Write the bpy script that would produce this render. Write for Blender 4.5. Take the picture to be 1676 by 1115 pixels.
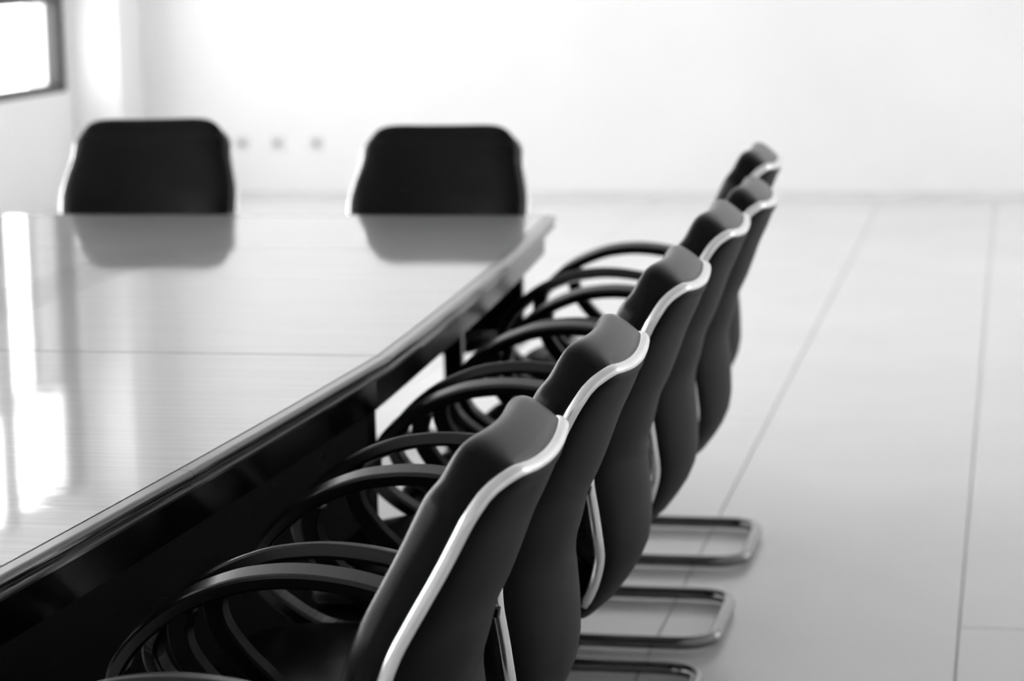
import bpy, bmesh, math, random
from mathutils import Vector, Matrix
random.seed(7)
S = bpy.context.scene
for o in list(bpy.data.objects): bpy.data.objects.remove(o)
C = S.collection

# ------------------------------------------------------------------ camera
CAM_H = 1.48
FPX = 4000.0
R = ((0.9796220832961762, -0.012470200431922877, 0.20046213612462327),
     (0.19983297426971738, 0.16080875982647755, -0.9665440109780769),
     (-0.020183069959195908, 0.9868069025220302, 0.16002376955553904))
cd = bpy.data.cameras.new('camera'); cam = bpy.data.objects.new('camera', cd); C.objects.link(cam)
m = Matrix(R).to_4x4(); m.translation = Vector((0, 0, CAM_H)); cam.matrix_world = m
cd.sensor_fit = 'HORIZONTAL'; cd.sensor_width = 36; cd.lens = 36 * FPX / 1676
cd.clip_start = 0.05; cd.clip_end = 200
cd.dof.use_dof = True; cd.dof.focus_distance = 3.25; cd.dof.aperture_fstop = 4.6
S.camera = cam

# ------------------------------------------------------------------ sky, exposure
w = bpy.data.worlds.new('sky'); S.world = w; w.use_nodes = True
nt = w.node_tree; bg = nt.nodes['Background']
bg.inputs['Color'].default_value = (1, 1, 1, 1)
bg.inputs['Strength'].default_value = 9.0
S.view_settings.view_transform = 'Standard'; S.view_settings.look = 'None'
S.view_settings.gamma = 1; S.view_settings.use_curve_mapping = False
S.view_settings.exposure = -0.12

def area(name, loc, rot, sx, sy, power, portal=False):
    l = bpy.data.lights.new(name, 'AREA'); l.shape = 'RECTANGLE'; l.size = sx; l.size_y = sy
    l.energy = power
    o = bpy.data.objects.new(name, l); C.objects.link(o); o.location = loc; o.rotation_euler = rot
    if portal: l.cycles.is_portal = True
    return o
# window portals (only guide the sky light through the openings)
WL = -5.45           # inner face of the left wall
WY = 14.06           # back wall
XR = 4.2             # right wall
YB = -3.0            # wall behind the camera
ZC = 3.35            # ceiling
W0, W1 = -1.4, 13.60  # left window run; its unseen near stretch is added for more light
area('daylight_portal', (WL - .2, (W0 + W1) / 2, 1.95), (0, math.radians(-90), 0), 2.5, W1 - W0, 1, True)
V0, V1 = 9.5, 13.0   # unseen right window run, added as a guessed daylight source
area('daylight_portal', (XR + .2, (V0 + V1) / 2, 1.95), (0, math.radians(90), 0), 2.5, V1 - V0, 1, True)

# ------------------------------------------------------------------ helpers
def tag(o, label=None, cat=None, group=None, kind=None):
    if label: o['label'] = label
    if cat: o['category'] = cat
    if group: o['group'] = group
    if kind: o['kind'] = kind
    return o

def link(name, me, mat=None, parent=None, smooth=False):
    o = bpy.data.objects.new(name, me); C.objects.link(o)
    if mat and not me.materials: me.materials.append(mat)
    if smooth:
        for p in me.polygons: p.use_smooth = True
    if parent: o.parent = parent
    return o

def empty(name, loc=(0, 0, 0), rz=0):
    o = bpy.data.objects.new(name, None); C.objects.link(o)
    o.empty_display_size = .1; o.location = loc; o.rotation_euler = (0, 0, rz); return o

def mesh(name, verts, faces):
    me = bpy.data.meshes.new(name); me.from_pydata(verts, [], faces)
    me.validate(); me.update()
    bm = bmesh.new(); bm.from_mesh(me); bmesh.ops.recalc_face_normals(bm, faces=bm.faces); bm.to_mesh(me); bm.free()
    return me

def box_me(name, x0, x1, y0, y1, z0, z1, bev=0.0):
    bm = bmesh.new(); bmesh.ops.create_cube(bm, size=1)
    for v in bm.verts:
        v.co = Vector(((x0 + x1) / 2 + v.co.x * (x1 - x0), (y0 + y1) / 2 + v.co.y * (y1 - y0), (z0 + z1) / 2 + v.co.z * (z1 - z0)))
    if bev: bmesh.ops.bevel(bm, geom=list(bm.edges), offset=bev, segments=1, affect='EDGES')
    me = bpy.data.meshes.new(name); bm.to_mesh(me); bm.free(); return me

def box(name, x0, x1, y0, y1, z0, z1, mat, parent=None, bev=0.0):
    return link(name, box_me(name, x0, x1, y0, y1, z0, z1, bev), mat, parent)

def catmull(pts, n):
    P = [Vector(p) for p in pts]; P = [P[0] * 2 - P[1]] + P + [P[-1] * 2 - P[-2]]
    out = []
    for i in range(1, len(P) - 2):
        for k in range(n):
            t = k / n; a, b, c, d = P[i - 1], P[i], P[i + 1], P[i + 2]
            out.append(.5 * ((2 * b) + (c - a) * t + (2 * a - 5 * b + 4 * c - d) * t * t + (3 * b - a - 3 * c + d) * t ** 3))
    out.append(P[-2]); return out

def resample(path, n):
    L = [0]
    for a, b in zip(path, path[1:]): L.append(L[-1] + (b - a).length)
    out = []; j = 0
    for k in range(n + 1):
        s = L[-1] * k / n
        while j < len(L) - 2 and L[j + 1] < s: j += 1
        t = (s - L[j]) / max(1e-9, L[j + 1] - L[j]); out.append(path[j].lerp(path[j + 1], min(1, max(0, t))))
    return out, L[-1]

def sweep(name, path, prof, up=None, closed=False, cap=True):
    """sweep a closed 2-D profile (a,b) along path; a is along side vector, b along up-ish vector"""
    n = len(path); verts = []; faces = []; m_ = len(prof)
    nrm = None
    for i, p in enumerate(path):
        if closed: t = path[(i + 1) % n] - path[i - 1]
        else: t = path[min(n - 1, i + 1)] - path[max(0, i - 1)]
        t.normalize()
        if up is not None: nn = (up[i] if isinstance(up, list) else up); nn = nn - t * nn.dot(t); nn.normalize()
        else:
            if nrm is None: nrm = Vector((0, 0, 1)) if abs(t.z) < .9 else Vector((1, 0, 0))
            nn = nrm - t * nrm.dot(t); nn.normalize(); nrm = nn
        s = t.cross(nn)
        for a, b in prof: verts.append(p + s * a + nn * b)
    for i in range(n if closed else n - 1):
        for k in range(m_):
            a = i * m_ + k; b = i * m_ + (k + 1) % m_; j = (i + 1) % n
            faces.append((a, b, j * m_ + (k + 1) % m_, j * m_ + k))
    if not closed and cap:
        faces.append(tuple(range(m_))[::-1]); faces.append(tuple((n - 1) * m_ + k for k in range(m_)))
    return mesh(name, verts, faces)

def circ(r, n=12, ry=None):
    return [(r * math.cos(2 * math.pi * k / n), (ry or r) * math.sin(2 * math.pi * k / n)) for k in range(n)]

def rrect(a, b, r, n=3):
    out = []
    for cx_, cy_, a0 in ((a - r, b - r, 0), (-a + r, b - r, 90), (-a + r, -b + r, 180), (a - r, -b + r, 270)):
        for k in range(n + 1):
            an = math.radians(a0 + 90 * k / n); out.append((cx_ + r * math.cos(an), cy_ + r * math.sin(an)))
    return out

def fillet(pts, r, n=6):
    P = [Vector(p) for p in pts]; out = [P[0]]
    for i in range(1, len(P) - 1):
        a = (P[i - 1] - P[i]); b = (P[i + 1] - P[i]); rr = min(r[i - 1] if isinstance(r, list) else r, a.length * .49, b.length * .49)
        p0 = P[i] + a.normalized() * rr; p1 = P[i] + b.normalized() * rr
        for k in range(n + 1):
            t = k / n; out.append((1 - t) ** 2 * p0 + 2 * t * (1 - t) * P[i] + t * t * p1)
    out.append(P[-1]); return out

# ------------------------------------------------------------------ materials
def mat(name, col, rough=.5, metal=0, coat=0, coat_r=.05, spec=.5, noise=None, bump=None, rvar=None):
    m_ = bpy.data.materials.new(name); m_.use_nodes = True; t = m_.node_tree; b = t.nodes['Principled BSDF']
    b.inputs['Base Color'].default_value = (col, col, col, 1); b.inputs['Roughness'].default_value = rough
    b.inputs['Metallic'].default_value = metal; b.inputs['Coat Weight'].default_value = coat
    b.inputs['Coat Roughness'].default_value = coat_r; b.inputs['Specular IOR Level'].default_value = spec
    tc = t.nodes.new('ShaderNodeTexCoord')
    def nz(scale, stretch, detail=4):
        mp = t.nodes.new('ShaderNodeMapping'); mp.inputs['Scale'].default_value = stretch
        t.links.new(tc.outputs['Object'], mp.inputs['Vector'])
        n_ = t.nodes.new('ShaderNodeTexNoise'); n_.inputs['Scale'].default_value = scale; n_.inputs['Detail'].default_value = detail
        t.links.new(mp.outputs[0], n_.inputs['Vector']); return n_.outputs['Fac']
    if noise:
        sc, st, lo, hi = noise; f_ = nz(sc, st); r_ = t.nodes.new('ShaderNodeMapRange')
        r_.inputs['From Min'].default_value = .3; r_.inputs['From Max'].default_value = .7
        r_.inputs['To Min'].default_value = lo; r_.inputs['To Max'].default_value = hi
        t.links.new(f_, r_.inputs['Value']); t.links.new(r_.outputs[0], b.inputs['Base Color'])
    if rvar:
        sc, st, lo, hi = rvar; f_ = nz(sc, st); r_ = t.nodes.new('ShaderNodeMapRange')
        r_.inputs['From Min'].default_value = .3; r_.inputs['From Max'].default_value = .7
        r_.inputs['To Min'].default_value = lo; r_.inputs['To Max'].default_value = hi
        t.links.new(f_, r_.inputs['Value']); t.links.new(r_.outputs[0], b.inputs['Roughness'])
    if bump:
        sc, st, strg, dist = bump; bp = t.nodes.new('ShaderNodeBump'); bp.inputs['Strength'].default_value = strg
        bp.inputs['Distance'].default_value = dist; t.links.new(nz(sc, st), bp.inputs['Height'])
        t.links.new(bp.outputs[0], b.inputs['Normal'])
        if coat: t.links.new(bp.outputs[0], b.inputs['Coat Normal'])
    return m_

M = dict(
    wall=mat('white_wall_paint', .88, .6, noise=(1.2, (1, 1, 1), .86, .9), bump=(60, (1, 1, 1), .05, .001)),
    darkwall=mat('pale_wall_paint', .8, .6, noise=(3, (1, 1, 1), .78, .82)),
    ceil=mat('ceiling_paint', .8, .8, noise=(2, (1, 1, 1), .78, .82)),
    base=mat('baseboard_paint', .76, .4, noise=(5, (1, 1, 1), .73, .79)),
    floor=mat('pale_floor_tile', .72, .2, noise=(1.4, (1, 1, 1), .69, .74)),
    joint=mat('floor_joint', .35, .6, noise=(20, (1, 1, 1), .3, .4)),
    frame=mat('dark_window_frame', .035, .4, noise=(20, (1, 1, 1), .03, .04)),
    top=mat('polished_wood_veneer', .2, .3, coat=1, coat_r=.05, noise=(9, (.35, 9, 1), .23, .31), bump=(3.0, (.5, 3.0, 1), .12, .002)),
    inlay=mat('inlay_wood', .1, .3, coat=1, coat_r=.04, noise=(12, (9, .3, 1), .08, .12)),
    edge=mat('dark_lacquer_edge', .01, .3, coat=.8, coat_r=.1, spec=.2, noise=(30, (8, .5, 8), .006, .014)),
    lacquer=mat('black_lacquer', .002, .2, coat=0, spec=.12, noise=(10, (1, 1, 1), .002, .004)),
    leather=mat('black_leather', .0015, .24, spec=.11, noise=(8, (1, 1, 1), .003, .005), bump=(420, (1, 1, 1), .35, .0006)),
    shell=mat('dark_shell_fabric', .002, .45, spec=.04, noise=(15, (1, 1, 1), .003, .005), bump=(700, (1, 1, 1), .2, .0004)),
    chrome=mat('polished_chrome', .92, .24, 1, noise=(20, (1, 1, 1), .8, .9)),
    tube=mat('dark_chrome_tube', .2, .14, 1, noise=(20, (1, 1, 1), .17, .23)),
    arm=mat('black_arm_plastic', .002, .22, spec=.36, noise=(60, (1, 12, 12), .003, .005), bump=(80, (1, 12, 12), .08, .0005)),
    strut=mat('matt_black_steel', .002, .4, spec=.08, noise=(60, (1, 1, 1), .0015, .003)),
    socket=mat('grey_socket_plastic', .74, .4, noise=(20, (1, 1, 1), .7, .78)),
    slot=mat('socket_hole', .3, .5, noise=(20, (1, 1, 1), .28, .34)),
    glide=mat('rubber', .02, .6, noise=(20, (1, 1, 1), .015, .03)),
)
def glass(name, tint):
    m_ = bpy.data.materials.new(name); m_.use_nodes = True; t = m_.node_tree; t.nodes.clear()
    o = t.nodes.new('ShaderNodeOutputMaterial'); mx = t.nodes.new('ShaderNodeMixShader'); lw = t.nodes.new('ShaderNodeLayerWeight')
    pw = t.nodes.new('ShaderNodeMath'); pw.operation = 'POWER'; pw.inputs[1].default_value = 4.0
    sc = t.nodes.new('ShaderNodeMath'); sc.operation = 'MULTIPLY_ADD'; sc.inputs[1].default_value = .8; sc.inputs[2].default_value = .03
    tr = t.nodes.new('ShaderNodeBsdfTransparent'); gl = t.nodes.new('ShaderNodeBsdfGlossy')
    tr.inputs[0].default_value = (tint, tint, tint, 1); gl.inputs['Roughness'].default_value = .02; lw.inputs[0].default_value = .5
    t.links.new(lw.outputs['Facing'], pw.inputs[0]); t.links.new(pw.outputs[0], sc.inputs[0])
    t.links.new(sc.outputs[0], mx.inputs[0]); t.links.new(tr.outputs[0], mx.inputs[1]); t.links.new(gl.outputs[0], mx.inputs[2])
    t.links.new(mx.outputs[0], o.inputs[0]); return m_
M['glass'] = glass('window_glass', .96)
M['glass2'] = glass('tinted_window_glass', .45)

# ------------------------------------------------------------------ room
T = .25
# left wall with a window run
wl = empty('wall_left', (0, 0, 0)); tag(wl, kind='structure')
SILL, HEAD = .68, 3.2
box('wall_panel', WL - T, WL, YB, WY + T, 0, SILL, M['wall'], wl)
box('wall_panel', WL - T, WL, YB, WY + T, HEAD, ZC, M['wall'], wl)
box('wall_panel', WL - T, WL, YB, W0, SILL, HEAD, M['darkwall'], wl)
box('wall_panel', WL - T, WL, W1, WY + T, SILL, HEAD, M['wall'], wl)
wr = empty('wall_right'); tag(wr, kind='structure')
box('wall_panel', XR, XR + T, V0, WY + T, 0, SILL, M['wall'], wr)
box('wall_panel', XR, XR + T, V0, WY + T, HEAD, ZC, M['wall'], wr)
box('wall_panel', XR, XR + T, YB, V0, 0, ZC, M['darkwall'], wr)
box('wall_panel', XR, XR + T, V1, WY + T, SILL, HEAD, M['wall'], wr)
tag(box('wall_back', WL - T, XR + T, WY, WY + T, 0, ZC, M['wall']), kind='structure')
tag(box('wall_front', WL - T, XR + T, YB - T, YB, 0, ZC, M['darkwall']), kind='structure')
tag(box('ceiling', WL - T, XR + T, YB - T, WY + T, ZC, ZC + .2, M['ceil']), kind='structure')
# corner column
tag(box('trim_1', WL, WL + .30, 13.66, WY, 0, ZC, M['wall'], None, .006), kind='structure')
# windows
def window(name, x, y0, y1, side):
    """frame set in the wall opening, rails at three heights; side=+1: room lies at +x"""
    r = empty(name); tag(r, kind='structure')
    a, b = (x - .09, x - .02) if side > 0 else (x + .02, x + .09)
    fr = .055
    R1, R2 = 1.227, 2.50
    for z0, z1 in ((SILL, SILL + .05), (R1 - .03, R1 + .035), (R2 - .03, R2 + .03), (HEAD - .05, HEAD)):
        box('window_rail', a, b, y0, y1, z0, z1, M['frame'], r, .004)
    n = round((y1 - y0) / 1.0); st = (y1 - y0) / n
    for k in range(n + 1):
        y = y1 - k * st
        ya, yb = max(y0, y - fr / 2), min(y1, y + fr / 2)
        if k == 0: ya = y1 - .1
        box('mullion', a - .004, b + .004, ya, yb, R1, HEAD, M['frame'], r, .004)
        if k % 2 == 0: box('mullion', a - .004, b + .004, ya, yb, SILL, R1, M['frame'], r, .004)
    for k in range(n):
        y = y1 - k * st - .55
        box('sash_stile', a + .01, b - .01, y - .02, y + .02, R1, R2, M['frame'], r, .003)
        box('window_pane', (a + b) / 2 - .003, (a + b) / 2 + .003, y1 - (k + 1) * st + .02, y1 - k * st - .02, R2 + .02, HEAD - .04, M['glass'], r)
        box('window_pane', (a + b) / 2 - .003, (a + b) / 2 + .003, y + .02, y1 - k * st - .02, R1 + .02, R2 - .02, M['glass2'], r)
        box('window_pane', (a + b) / 2 - .003, (a + b) / 2 + .003, y1 - (k + 1) * st + .02, y - .02, R1 + .02, R2 - .02, M['glass'], r)
    for k in range((n + 1) // 2):
        ya, yb = max(y0, y1 - (2 * k + 2) * st), y1 - 2 * k * st
        box('window_pane', (a + b) / 2 - .003, (a + b) / 2 + .003, ya + .02, yb - .02, SILL + .03, R1 - .02, M['glass'], r)
    return r
window('window_1', WL, W0, W1, 1)
window('added_window_right', XR, V0, V1, -1)  # unseen window, added to light the room from the right
tag(box('baseboard_back', WL + .27, XR, WY - .012, WY, 0, .05, M['base']), kind='structure')
# floor: long pale tiles with dark joints
fl = box('floor', WL - T, XR + T, YB - T, WY + T, -.12, -.004, M['joint']); tag(fl, kind='structure')
CW = .6365; X0 = -.741
k0 = math.floor((WL - X0) / CW); k1 = math.ceil((XR - X0) / CW)
for k in range(k0, k1):
    xa = max(WL, X0 + k * CW); xb = min(XR, X0 + (k + 1) * CW)
    if xb - xa < .03: continue
    if k == 0: cuts = [-1.8, 4.6, 11.0]
    elif k == 1: cuts = [-1.2, 2.0, 5.21, 8.42, 11.6]
    elif k % 2: cuts = [-2.1, 1.1, 4.3, 7.5, 10.7, 13.9]
    else: cuts = [.4, 3.6, 6.8, 10.0, 13.2]
    ys = [YB] + cuts + [WY]
    for a, b in zip(ys, ys[1:]):
        g = .0022
        me = box_me('floor_tile', xa + g, xb - g, a + g, b - g, -.01, 0, 0)
        link('floor_tile', me, M['floor'], fl)
# sockets on the back wall
for x, dn in ((-4.545, 'left'), (-4.325, 'middle'), (-4.085, 'right')):
    s = empty('wall_socket', (x, WY, .335))
    pos = {'left': 'closest to the end chair', 'middle': 'middle of three', 'right': 'rightmost of three'}[dn]
    tag(s, 'small pale grey socket low on the back wall, ' + pos, 'socket', 'sockets on the back wall')
    box('plate', -.04, .04, -.009, 0, -.04, .04, M['socket'], s, .003)
    box('socket_opening', -.016, .016, -.011, -.008, -.02, .012, M['slot'], s)

# ------------------------------------------------------------------ conference table
TZ = .74; YM = 4.28; YE = 6.60; YS = 2 * YM - YE; XC = -2.12
def half(y):
    d = abs(y - YM); return (XC * -1 - 1.114) - .03 * d - .0096 * d * d
def edge_x(y, side=1): return XC + side * half(y)
tb = empty('conference_table', (XC, YM, 0))
tag(tb, 'long boat shaped conference table with a mirror polished wood top and black edge', 'table')
def tl(o): o.location = (-XC, -YM, 0); return o      # geometry is written in room coordinates
MW = .026      # width of the edge moulding seen from above
GAP = .0016
def panel(y0, y1, z0=TZ - .022, z1=TZ, x_in=MW + GAP, name='top_panel', mt='top', parent=tb, strip=None):
    n = 10; vs = []; fs = []
    ys = [y0 + (y1 - y0) * k / n for k in range(n + 1)]
    for y in ys:
        xa, xb = (edge_x(y, -1) + x_in, edge_x(y, 1) - x_in) if strip is None else strip
        if strip and strip[0] is None: xa, xb = edge_x(y, -1) + x_in, strip[1]
        if strip and strip[1] is None: xa, xb = strip[0], edge_x(y, 1) - x_in
        vs += [(xa, y, z0), (xb, y, z0), (xb, y, z1), (xa, y, z1)]
    for i in range(n):
        a = i * 4; b = a + 4
        for k in range(4): fs.append((a + k, a + (k + 1) % 4, b + (k + 1) % 4, b + k))
    fs += [(0, 1, 2, 3), (n * 4 + 3, n * 4 + 2, n * 4 + 1, n * 4)]
    return tl(link(name, mesh(name, vs, fs), M[mt], parent))
JG = .003
IN0, IN1 = XC - .085, XC + .085
secs = [(YS + MW + GAP, 2 * YM - 5.83 - JG / 2), (2 * YM - 5.83 + JG / 2, YM - JG), (YM + JG, 5.83 - JG / 2), (5.83 + JG / 2, YE - MW - GAP)]
for i, (a, b) in enumerate(secs):
    if i in (1, 2):
        panel(a, b, strip=(None, IN0 - .001)); panel(a, b, strip=(IN1 + .001, None))
    else: panel(a, b)
for k in range(6):
    a = IN0 + (IN1 - IN0) * k / 6; b = IN0 + (IN1 - IN0) * (k + 1) / 6
    for s in (secs[1], secs[2]):
        o = panel(s[0], s[1], strip=(a + .002, b - .002), name='inlay_strip', mt='top')
# core board below the panels
panel(YS + .02, YE - .02, TZ - .03, TZ - .0225, .02, 'core_board', 'edge')
# edge moulding: bullnose + recessed black band + thin lip
def mould_profile():
    # (outward, up) ; outward 0 = outer edge, up 0 = table top
    pts = [(-MW, -.001), (-MW + .002, 0), (-.009, 0)]
    for k in range(1, 7):
        an = math.radians(90 - 15 * k); pts.append((-.009 + .009 * math.cos(an), -.010 + .010 * math.sin(an)))
    pts += [(-.001, -.013), (-.006, -.0175), (-.0065, -.024), (-.0015, -.025), (-.001, -.0285), (-.004, -.030), (-MW, -.030)]
    return pts
def moulding(path, name='edge_moulding'):
    prof = mould_profile(); n = len(path); vs = []; fs = []; m_ = len(prof)
    for i, p in enumerate(path):
        t = path[min(n - 1, i + 1)] - path[max(0, i - 1)]; t.normalize(); out = Vector((t.y, -t.x, 0))
        for a, b in prof: vs.append(p + out * a + Vector((0, 0, b)))
    for i in range(n - 1):
        for k in range(m_): fs.append((i * m_ + k, i * m_ + (k + 1) % m_, (i + 1) * m_ + (k + 1) % m_, (i + 1) * m_ + k))
    fs += [tuple(range(m_)), tuple((n - 1) * m_ + k for k in range(m_))[::-1]]
    o = tl(link(name, mesh(name, vs, fs), M['edge'], tb))
    return o
def right_path(a, b, n=10): return [Vector((edge_x(a + (b - a) * k / n), a + (b - a) * k / n, TZ)) for k in range(n + 1)]
def left_path(a, b, n=10): return [Vector((edge_x(b - (b - a) * k / n, -1), b - (b - a) * k / n, TZ)) for k in range(n + 1)]
CR = .02
g = .0009
for a, b in ((YS + CR, 3.285 - g * .6), (3.285 + g * .6, YM - g), (YM + g, YE - CR)):
    moulding(right_path(a, b))
for a, b in ((YS + CR, YM - g), (YM + g, YE - CR)): moulding(left_path(a, b))
def corner(cx_, cy_, a0):
    return [Vector((cx_ + CR * math.cos(math.radians(a0 + 90 * k / 6)), cy_ + CR * math.sin(math.radians(a0 + 90 * k / 6)), TZ)) for k in range(7)]
xr, xl = edge_x(YE - CR), edge_x(YE - CR, -1)
moulding(corner(xr - CR, YE - CR, 0) + corner(xl + CR, YE - CR, 90))
xr2, xl2 = edge_x(YS + CR), edge_x(YS + CR, -1)
moulding(corner(xl2 + CR, YS + CR, 180) + corner(xr2 - CR, YS + CR, 270))
# apron boards, set in from the edge
AI = .030; AZ0, AZ1 = .640, TZ - .0302
def apron(a, b, side):
    n = 8; vs = []; fs = []
    for k in range(n + 1):
        y = a + (b - a) * k / n; x = edge_x(y, side) - side * AI; x2 = x - side * .022
        vs += [(x, y, AZ0), (x2, y, AZ0), (x2, y, AZ1), (x, y, AZ1)]
    for i in range(n):
        for k in range(4): fs.append((i * 4 + k, i * 4 + (k + 1) % 4, i * 4 + 4 + (k + 1) % 4, i * 4 + 4 + k))
    fs += [(0, 1, 2, 3), (n * 4 + 3, n * 4 + 2, n * 4 + 1, n * 4)]
    tl(link('apron', mesh('apron', vs, fs), M['lacquer'], tb))
for side in (1, -1):
    apron(YS + AI + .023, YM - .001, side); apron(YM + .001, YE - AI - .023, side)
for y0, y1 in ((YE - AI - .022, YE - AI), (YS + AI, YS + AI + .022)):
    h_ = half(YE) - AI
    tl(box('apron', XC - h_, XC + h_, y0, y1, AZ0, AZ1, M['lacquer'], tb, .001))
for y0, y1, zb in ((4.85, 4.88, .63), (3.65, 3.68, .63)):
    tl(box('cross_beam', XC - .94, XC + .94, y0, y1, zb, TZ - .031, M['lacquer'], tb, .001))
for y, hw in ((4.40, .928),):
    tl(box('support_panel', XC - hw, XC + hw, y, y + .05, 0.0, AZ1 - .001, M['lacquer'], tb, .002))

for y in (6.18, 2 * YM - 6.21):
    tl(box('modesty_panel', XC - .868, XC + .868, y, y + .03, .48, AZ1 - .001, M['lacquer'], tb, .002))
    for sx in (-1, 1):
        xa = XC + sx * .685
        tl(box('leg', xa - .025, xa + .025, y - .03, y - .001, 0, AZ1 - .001, M['lacquer'], tb, .002))
# ------------------------------------------------------------------ chair
# local frame: chair faces -X, origin on the floor under the seat; x_local = x_world + .90
SEAM = [(.935, -.528), (.915, -.545), (.896, -.555), (.863, -.572), (.82, -.594), (.769, -.622),
        (.725, -.645), (.675, -.662), (.628, -.665), (.581, -.660), (.53, -.654), (.488, -.653), (.44, -.667), (.40, -.692), (.375, -.735), (.360, -.79), (.355, -.85)]
prof = catmull([(x + .90, 0, z) for z, x in SEAM], 8)
NS = 64
prof, PL = resample(prof, NS)
def pn(i):      # rear-facing normal in the xz plane
    t = prof[min(NS, i + 1)] - prof[max(0, i - 1)]; t.normalize(); return Vector((-t.z, 0, t.x))
def lerp_tab(tab, s):
    if s <= tab[0][0]: return tab[0][1]
    for (a, va), (b, vb) in zip(tab, tab[1:]):
        if s <= b:
            t = (s - a) / (b - a); t = t * t * (3 - 2 * t); return va + (vb - va) * t
    return tab[-1][1]
WT = [(0, .200), (.08, .206), (.24, .228), (.34, .226), (.42, .218), (.50, .205), (.58, .18), (.68, .16)]
BT = [(0, .026), (.08, .030), (.2, .042), (.28, .050), (.38, .040), (.48, .035), (.58, .02), (.68, .0)]
CRN = .075
def wid(s):
    w_ = lerp_tab(WT, s)
    if s < CRN:
        q = 1 - s / CRN; w_ -= CRN * .95 * (1 - max(0, 1 - q ** 2.0) ** .5)
    return w_
def tcol(n=26): return [math.sin(math.pi / 2 * (-1 + 2 * k / n)) for k in range(n + 1)]
def srow(s_end, n):   # row parameters, dense at the top
    out = []
    for k in range(n + 1):
        u = k / n; out.append(s_end * (u * .25 + .75 * u ** 2.2))
    return out
def base_pt(s, t):
    fi = s / PL * NS; i = min(NS - 1, int(fi)); fr = fi - i
    p = prof[i].lerp(prof[i + 1], fr); n_ = pn(i).lerp(pn(min(NS, i + 1)), fr); n_.normalize()
    yy = wid(s) * t; b = lerp_tab(BT, s) * (1 - (yy / lerp_tab(WT, s)) ** 2)
    q = p + n_ * b; q.y = yy
    return q, n_
def cushion_mesh(name, s_end, thick, sgn, edge_p, n_rows=44, taper_end=.04, inset=.0, top_r=.05, lift=None, edge_q=.5):
    ts = tcol(); rows = srow(s_end, n_rows); vs = []; fs = []; m_ = len(ts)
    for layer in (0, 1):
        for s in rows:
            for t in ts:
                q, n_ = base_pt(s, t)
                if inset: q.y *= 1 - inset / max(.05, wid(s))
                if layer:
                    th = thick(s) * max(0, 1 - abs(t) ** edge_p) ** edge_q
                    if s < top_r: th *= max(0, 1 - (1 - s / top_r) ** 2.4) ** .5
                    if s > s_end - taper_end: th *= max(0, 1 - (1 - (s_end - s) / taper_end) ** 2) ** .5
                    q = q + n_ * (sgn * th)
                    if lift: q.z += lift(s) * (.75 + .6 * (1 - t * t)) * max(0, 1 - abs(t) ** edge_p) ** .5 * min(1, s / top_r) ** .5
                vs.append(q)
    nr = len(rows); off = nr * m_
    for i in range(nr - 1):
        for k in range(m_ - 1):
            a = i * m_ + k
            fs.append((a, a + 1, a + m_ + 1, a + m_)); fs.append((off + a, off + a + m_, off + a + m_ + 1, off + a + 1))
    me = bpy.data.meshes.new(name); me.from_pydata(vs, [], fs)
    bm = bmesh.new(); bm.from_mesh(me); bmesh.ops.remove_doubles(bm, verts=bm.verts, dist=2e-5)
    bmesh.ops.recalc_face_normals(bm, faces=bm.faces); bm.to_mesh(me); bm.free(); return me
def pad_t(s):
    # head roll on top, shallow crease, then the long main pad
    u = min(1, max(0, s / .085)); u = u * u * (3 - 2 * u)
    v = min(1, max(0, (s - .2) / .25)); v = v * v * (3 - 2 * v)
    return .060 + .014 * u + .006 * v - .0012 * math.exp(-((s - .048) / .012) ** 2)
def pad_lift(s):
    q = min(1, s / .06); return .022 * (1 - q * q * (3 - 2 * q))
def superpad(name, x0, x1, hy, z0, z1, e=4.0, n=14, droop=.02):
    vs = []; fs = []; cxx = (x0 + x1) / 2; hx = (x1 - x0) / 2
    N = 36; rings = []
    for j in range(n + 1):
        ph = -math.pi / 2 + math.pi * j / n
        cz = abs(math.sin(ph)) ** .7 * (1 if ph > 0 else -1); cr = abs(math.cos(ph)) ** .35
        for k in range(N):
            th = 2 * math.pi * k / N; c_, s_ = math.cos(th), math.sin(th)
            x = abs(c_) ** (2 / e) * (1 if c_ > 0 else -1); y = abs(s_) ** (2 / e) * (1 if s_ > 0 else -1)
            zz = (z0 + z1) / 2 + (z1 - z0) / 2 * cz
            fx = x * cr
            zz -= droop * max(0, -fx) ** 3
            vs.append((cxx + hx * x * cr, hy * y * cr, zz))
    for j in range(n):
        for k in range(N): fs.append((j * N + k, j * N + (k + 1) % N, (j + 1) * N + (k + 1) % N, (j + 1) * N + k))
    me = bpy.data.meshes.new(name); me.from_pydata(vs, [], fs)
    bm = bmesh.new(); bm.from_mesh(me); bmesh.ops.remove_doubles(bm, verts=bm.verts, dist=1e-5)
    bmesh.ops.recalc_face_normals(bm, faces=bm.faces); bm.to_mesh(me); bm.free(); return me

me_pad = cushion_mesh('back_pad', .50, pad_t, -1, 8.0, n_rows=80, taper_end=.05, inset=.003, top_r=.03, lift=pad_lift, edge_q=.36)
me_shell = cushion_mesh('back_shell', .62, lambda s: .014, 1, 10, taper_end=.02, top_r=.02)
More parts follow.
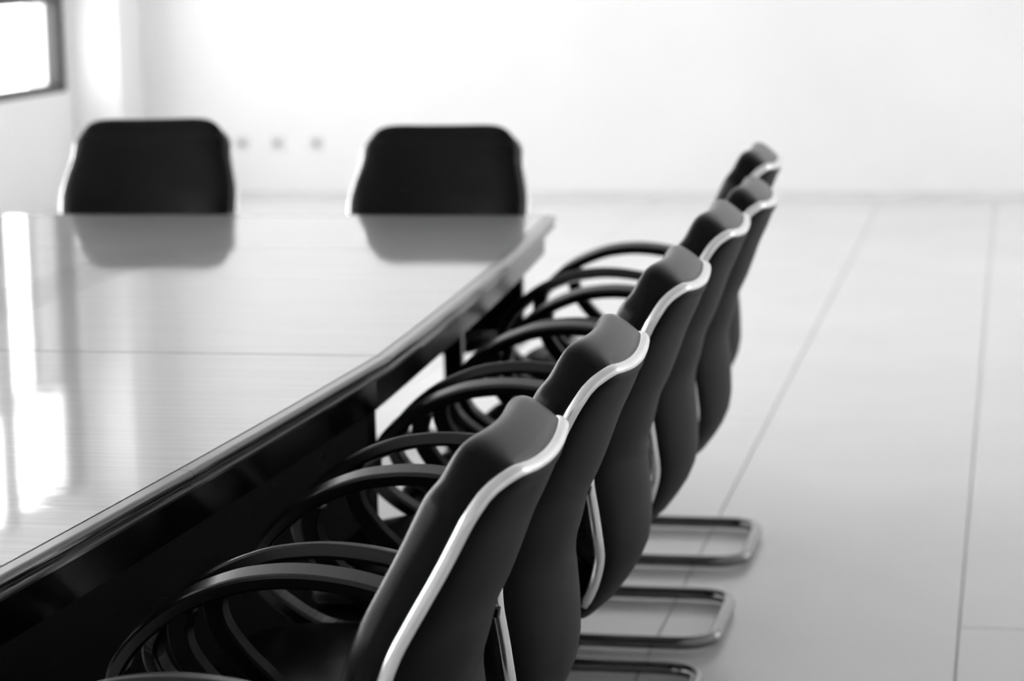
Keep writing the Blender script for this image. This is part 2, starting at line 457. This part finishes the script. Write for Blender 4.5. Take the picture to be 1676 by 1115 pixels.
# chrome band along the edge
sp = [.57 * (1 - k / 46) for k in range(41)]
sp += [CRN * (1 - math.sin(math.pi / 2 * k / 14)) for k in range(1, 14)]
path, ups = [], []
for s in sp: q, n_ = base_pt(s, -1); path.append(q); ups.append(n_)
for k in range(0, 13):
    q, n_ = base_pt(0, -1 + 2 * k / 12); path.append(q); ups.append(n_)
for s in sp[::-1]: q, n_ = base_pt(s, 1); path.append(q); ups.append(n_)
me_band = sweep('chrome_band', path, circ(.0055, 12, .0085), up=ups)
me_seat = superpad('seat_cushion', -.27, .215, .215, .385, .475, 5)
me_pan = superpad('seat_shell', -.262, .21, .207, .362, .40, 6, 8, .015)
# base: one bent tube, cantilever, loop on the floor behind
r_ = .014; bw = .200
side = [(.12, -bw, .356), (-.225, -bw, .356), (-.235, -bw, r_ + .003), (.284, -bw, r_ + .003), (.284, bw, r_ + .003),
        (-.235, bw, r_ + .003), (-.225, bw, .356), (.12, bw, .356)]
me_base = sweep('cantilever_frame', fillet(side, [.07, .08, .085, .085, .08, .07], 8), circ(r_, 14))
me_glide = box_me('glide', -.02, .02, -.006, .006, 0, .006, .001)
# arm: flat band bent into an open loop, top tilted inwards
def arm_mesh(sy):
    pts = [(.232, .612), (.17, .655), (.10, .680), (.02, .690), (-.05, .685), (-.10, .671), (-.15, .648), (-.195, .615), (-.230, .577), (-.245, .540), (-.228, .502), (-.185, .468), (-.135, .443), (-.08, .437), (0, .437)]
    p = catmull([(x, 0, z) for x, z in pts], 5)
    path = []
    for q in p: path.append(Vector((q.x, sy * .236, q.z)))
    ups = []
    for i in range(len(path)):
        t = path[min(len(path) - 1, i + 1)] - path[max(0, i - 1)]; t.normalize(); n_ = Vector((t.z, 0, -t.x))
        if i < 3: pass
        n_ = (n_ if n_.z > 0 or i > 30 else -n_)
        ups.append(n_)
    # outward normal of the loop, tilted towards the sitter
    ctr = Vector((-.02, sy * .236, .54))
    for i, q in enumerate(path):
        t = path[min(len(path) - 1, i + 1)] - path[max(0, i - 1)]; t.normalize(); n_ = Vector((t.z, 0, -t.x))
        if n_.dot(q - ctr) < 0: n_ = -n_
        k = max(0, n_.z); n_ = n_ + Vector((0, -sy * .20 * k, 0)); n_.normalize(); ups[i] = n_
    return sweep('armrest', path, rrect(.021, .0115, .005, 2), up=ups)
def strut_mesh(pts, sy, wd=.016, th=.008):
    p = [Vector((q.x, sy * .234, q.z)) for q in catmull([(x, 0, z) for x, z in pts], 5)]
    ups = []
    for i in range(len(p)):
        t = p[min(len(p) - 1, i + 1)] - p[max(0, i - 1)]; t.normalize(); ups.append(Vector((t.z, 0, -t.x)))
    return sweep('arm_strut', p, rrect(wd, th, .004, 2), up=ups)
FS = [(-.146, .640), (-.154, .61), (-.145, .575), (-.115, .535), (-.08, .50), (-.05, .46), (-.045, .436)]
RS = [(.13, .655), (.17, .632), (.205, .618), (.24, .612)]
arm_me = {s: arm_mesh(s) for s in (-1, 1)}
fs_me = {s: strut_mesh(FS, s, .017, .014) for s in (-1, 1)}
rs_me = {s: strut_mesh(RS, s, .014, .006) for s in (-1, 1)}

def make_chair():
    r = empty('cantilever_chair')
    sh = link('back_shell', me_shell, M['shell'], r, True)
    link('back_pad', me_pad, M['leather'], r, True)
    link('chrome_band', me_band, M['chrome'], r, True)['label'] = 'polished chrome edge strip'
    link('seat_cushion', me_seat, M['leather'], r, True)
    link('seat_shell', me_pan, M['shell'], r, True)
    f = link('cantilever_frame', me_base, M['tube'], r, True)
    for x in (-.2, -.02):
        for y in (-bw, bw):
            g_ = link('glide', me_glide, M['glide'], f); g_.location = (x, y, 0)
    for s in (-1, 1):
        a = link('armrest', arm_me[s], M['arm'], r, False)
        link('arm_strut', fs_me[s], M['strut'], a); link('arm_bracket', rs_me[s], M['strut'], a)
    return r
def copy_tree(o, parent=None):
    c = o.copy(); C.objects.link(c); c.parent = parent
    for ch in list(o.children): copy_tree(ch, c)
    return c
proto = make_chair()
row = [  # x, y, height scale, frame shift, which
    (-.915, 2.73, .978, 0, 'nearest the camera, cut off by the bottom of the picture'),
    (-.900, 3.30, .993, 0, 'second from the camera in the row along the table'),
    (-.897, 4.00, 1.006, 0, 'third from the camera in the row along the table'),
    (-.895, 4.62, 1.02, 0, 'fourth from the camera in the row along the table'),
    (-.895, 5.20, 1.01, 0, 'fifth from the camera in the row along the table'),
    (-.950, 5.89, 1.028, .045, 'last and farthest in the row along the table'),
]
G1 = 'chairs in the row along the right side of the table'
G2 = 'chairs facing the camera at the far end of the table'
for i, (x, y, a, fsft, which) in enumerate(row):
    o = proto if i == 0 else copy_tree(proto)
    o.location = (x, y, 0); o.scale = (1, 1, a)
    tag(o, 'black leather chair ' + which, 'chair', G1)
    for ch in o.children:
        if ch.name.startswith('cantilever_frame'): ch.location = (fsft, -.05, 0)
for x, a, lab in ((-2.558, 6, 'black chair behind the far table end facing the camera, the one nearer the window'),
                  (-1.68, 0, 'black chair behind the far table end facing the camera, nearer the table corner')):
    o = copy_tree(proto); o.location = (x, 6.80, 0); o.rotation_euler.z = math.radians(90 + a); o.scale = (1, 1.185, 1.015 if a > 1 else .99)
    tag(o, lab, 'chair', G2)
